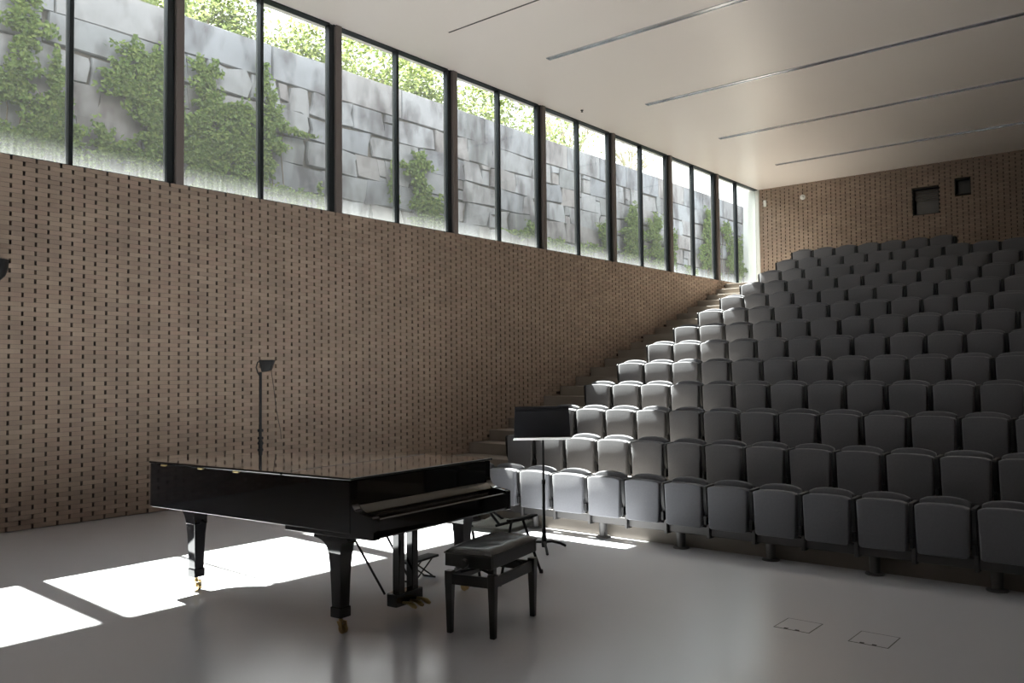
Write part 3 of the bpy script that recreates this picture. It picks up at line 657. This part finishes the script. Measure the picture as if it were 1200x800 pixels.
def leaf_cloud(name, pts, nrm, size, m, parent):
    """one mesh of small folded leaves, one at each point"""
    n = len(pts); a = np.random.normal(size=(n, 3)); a /= np.linalg.norm(a, axis=1)[:, None]
    nn = nrm + 0.55 * np.random.normal(size=(n, 3)); nn /= np.linalg.norm(nn, axis=1)[:, None]
    t = np.cross(nn, a); t /= np.linalg.norm(t, axis=1)[:, None] + 1e-9; b = np.cross(nn, t)
    s_ = (size * np.random.uniform(0.6, 1.3, n))[:, None]
    v = np.empty((n, 4, 3)); v[:, 0] = pts - t * s_; v[:, 1] = pts - b * s_ * 0.6 + nn * s_ * 0.15; v[:, 2] = pts + t * s_; v[:, 3] = pts + b * s_ * 0.6 + nn * s_ * 0.15
    f = np.arange(4 * n).reshape(n, 4); me = bpy.data.meshes.new(name)
    tri = np.concatenate([f[:, [0, 1, 2]], f[:, [0, 2, 3]]], 1).reshape(-1, 3)
    me.from_pydata(v.reshape(-1, 3).tolist(), [], tri.tolist()); me.materials.append(MAT[m])
    o = bpy.data.objects.new(name, me); COL.objects.link(o); o.parent = parent; o['kind'] = 'stuff'; return o

def ivy(blobs, label, dens=1.0):
    y0 = blobs[0][0]; e = empty('climbing_ivy', (0, 0, 0)); e.location = (XW, y0, 3.4)
    tag(e, label, 'ivy', 'ivy on the granite wall')
    P = []
    for y, z, ry, rz in blobs:
        n = int(2100 * ry * rz * dens / 0.2) ; u = np.random.normal(size=(n, 2)) * 0.55
        r = np.linalg.norm(u, axis=1); ang = np.arctan2(u[:, 1], u[:, 0]); lim = 0.85 + 0.45 * np.sin(ang * 3 + y * 7) + 0.4 * np.sin(ang * 7 + z * 5)
        u = u[r < lim]
        P.append(np.stack([0.095 + 0.10 * np.random.rand(len(u)), y - y0 + u[:, 0] * ry, z - 3.4 + u[:, 1] * rz], 1))
    P = np.concatenate(P); P = P[P[:, 2] < 3.95]
    leaf_cloud('foliage', P, np.array([0.9, -0.2, 0.4]), 0.040, 'ivy', e)
    for i, (y, z, ry, rz) in enumerate(blobs[:4]):
        pts = []; yy = y - y0 + rs.uniform(-.2, .2)
        for k in range(7): pts.append((0.06, yy + (0 if k == 6 else rs.uniform(-.06, .06)), (z - 3.4) * k / 6)); 
        MB().tube(pts, 0.009, 5).obj('stem', 'stem', e)
ivy([(4.55, 6.3, .3, .45), (4.35, 5.6, .5, .4), (4.95, 5.55, .2, .6), (4.85, 5.1, .5, .35), (4.9, 4.85, .45, .35), (4.45, 4.8, .5, .35), (4.5, 6.75, .25, .3)], 'spreading green ivy on the stone wall behind the first pane at left', 1.0)
ivy([(6.25, 6.35, .45, .4), (6.1, 5.85, .45, .4), (6.45, 5.35, .5, .45), (6.2, 4.85, .5, .35), (5.65, 4.95, .3, .35), (5.85, 6.05, .3, .25), (6.55, 5.9, .3, .5)], 'ragged green ivy on the stone wall behind the second pane from left')
ivy([(7.2, 6.45, .3, .3), (7.4, 5.95, .55, .35), (7.3, 5.4, .6, .45), (7.8, 5.25, .5, .45), (7.45, 4.8, .6, .35), (7.95, 4.75, .4, .3), (7.1, 5.0, .4, .5), (7.85, 5.8, .4, .35)], 'dense bushy ivy on the stone wall behind the third pane from left', 1.1)
ivy([(8.45, 6.15, .22, .35), (8.55, 5.9, .6, .10), (8.45, 5.6, .32, .25), (8.35, 5.2, .16, .3), (8.25, 6.6, .14, .5), (9.1, 5.88, .3, .05)], 'thin branching ivy on the stone wall behind the fourth pane from left')
ivy([(8.95, 4.72, .35, .2), (9.45, 4.8, .1, .28), (8.55, 4.75, .3, .14)], 'low tuft of ivy at the foot of the fourth pane from left')
ivy([(12.0, 5.9, .35, .22), (11.9, 5.55, .22, .3), (12.1, 5.2, .38, .3), (12.35, 4.95, .45, .3), (12.1, 4.75, .45, .2), (11.65, 5.75, .25, .15)], 'tree-shaped clump of ivy on the stone wall behind the sixth pane')
ivy([(11.2, 5.4, .09, .35), (11.25, 5.1, .12, .15)], 'thin strand of ivy behind the right edge of the fifth pane', 1.3)
ivy([(15.6, 4.98, .35, .2), (15.85, 5.15, .12, .28), (15.1, 4.85, .4, .1)], 'small tuft of ivy low behind the eighth pane')
ivy([(16.6, 4.75, .7, .14), (17.6, 4.75, .5, .13)], 'low creeping ivy along the foot of the ninth pane')
ivy([(18.7, 5.3, .3, .4), (18.2, 4.85, .4, .12), (18.95, 4.9, .3, .35)], 'upright ivy behind the tenth pane')
ivy([(20.2, 5.95, .3, .35), (20.1, 5.6, .55, .4), (20.3, 5.15, .6, .35), (21.35, 5.6, .45, .6), (22.3, 5.3, .35, .55), (21.6, 4.95, .7, .35), (20.2, 4.85, .6, .2)], 'broad bank of ivy behind the eleventh and twelfth panes')
ivy([(24.7, 6.3, .35, .5), (24.8, 5.6, .6, .6), (24.9, 5.1, .7, .4), (23.5, 4.72, .4, .15)], 'tall pointed ivy behind the fourteenth pane')
ivy([(26.4, 5.5, .35, .6), (26.95, 5.6, .25, .7), (26.9, 5.0, .6, .3), (26.0, 6.2, .3, .4)], 'tall ivy at the far end of the stone wall beside the pale end wall')

def tree(x, y, h, r, label, leaves=3000, bare=False):
    e = empty('tree', (x, y, 6.9)); tag(e, label, 'tree', 'trees above the stone wall')
    rr = random.Random(int(x * 13 + y * 7)); mb = MB(); tips = []
    def grow(p, d, L, rad, lev):
        q = p + d * L * 0.5 + Vector((rr.uniform(-.05, .05), rr.uniform(-.05, .05), 0)) * L; e2 = p + d * L
        mb.tube([p, q, e2], [rad, rad * 0.85, rad * 0.65], 6, cap=False); tips.append(e2)
        if lev == 0: return
        for k in range(3 if lev > 1 or bare else 2):
            nd = (d + Vector((rr.uniform(-1, 1), rr.uniform(-1, 1), rr.uniform(-0.15, 0.75))) * 0.85).normalized()
            grow(e2, nd, L * rr.uniform(0.62, 0.85), rad * 0.6, lev - 1)
    grow(Vector((0, 0, -0.1)), Vector((0.03, 0.05, 1)).normalized(), h * (0.26 if not bare else 0.22), 0.11 if not bare else 0.13, 5 if bare else 3)
    mb.obj('trunk', 'bark', e)
    if leaves:
        cl = [Vector((rr.gauss(0, 0.5) * r, rr.gauss(0, 0.5) * r, h * (0.58 if not bare else 0.5) + rr.gauss(0, 0.28) * r)) for _ in range(60)]; P = []
        for _ in range(leaves):
            c = rr.choice(cl); P.append((c.x + rr.gauss(0, .30), c.y + rr.gauss(0, .30), c.z + rr.gauss(0, .28)))
        leaf_cloud('foliage', np.array(P), np.array([0.0, 0.0, 0.8]), 0.075, 'leaf', e)
tree(-9.6, 8.0, 5.4, 2.1, 'leafy pale green tree above the stone wall, leftmost in view', 8000)
tree(-10.2, 11.6, 5.8, 2.1, 'leafy pale green tree above the wall behind the third pane', 8500)
tree(-9.4, 15.2, 5.5, 2.1, 'leafy pale green tree above the wall behind the fourth pane', 8000)
tree(-10.2, 18.8, 5.8, 2.1, 'leafy pale green tree above the wall behind the fifth and sixth panes', 8500)
tree(-9.6, 22.4, 5.5, 2.0, 'leafy pale green tree above the wall behind the seventh pane', 6500)
tree(-10.0, 26.6, 7.2, 1.5, 'sparse tree with few leaves behind the ninth pane', 700, True)
tree(-9.6, 31.0, 7.4, 1.5, 'bare-branched tree behind the tenth pane', 0, True)
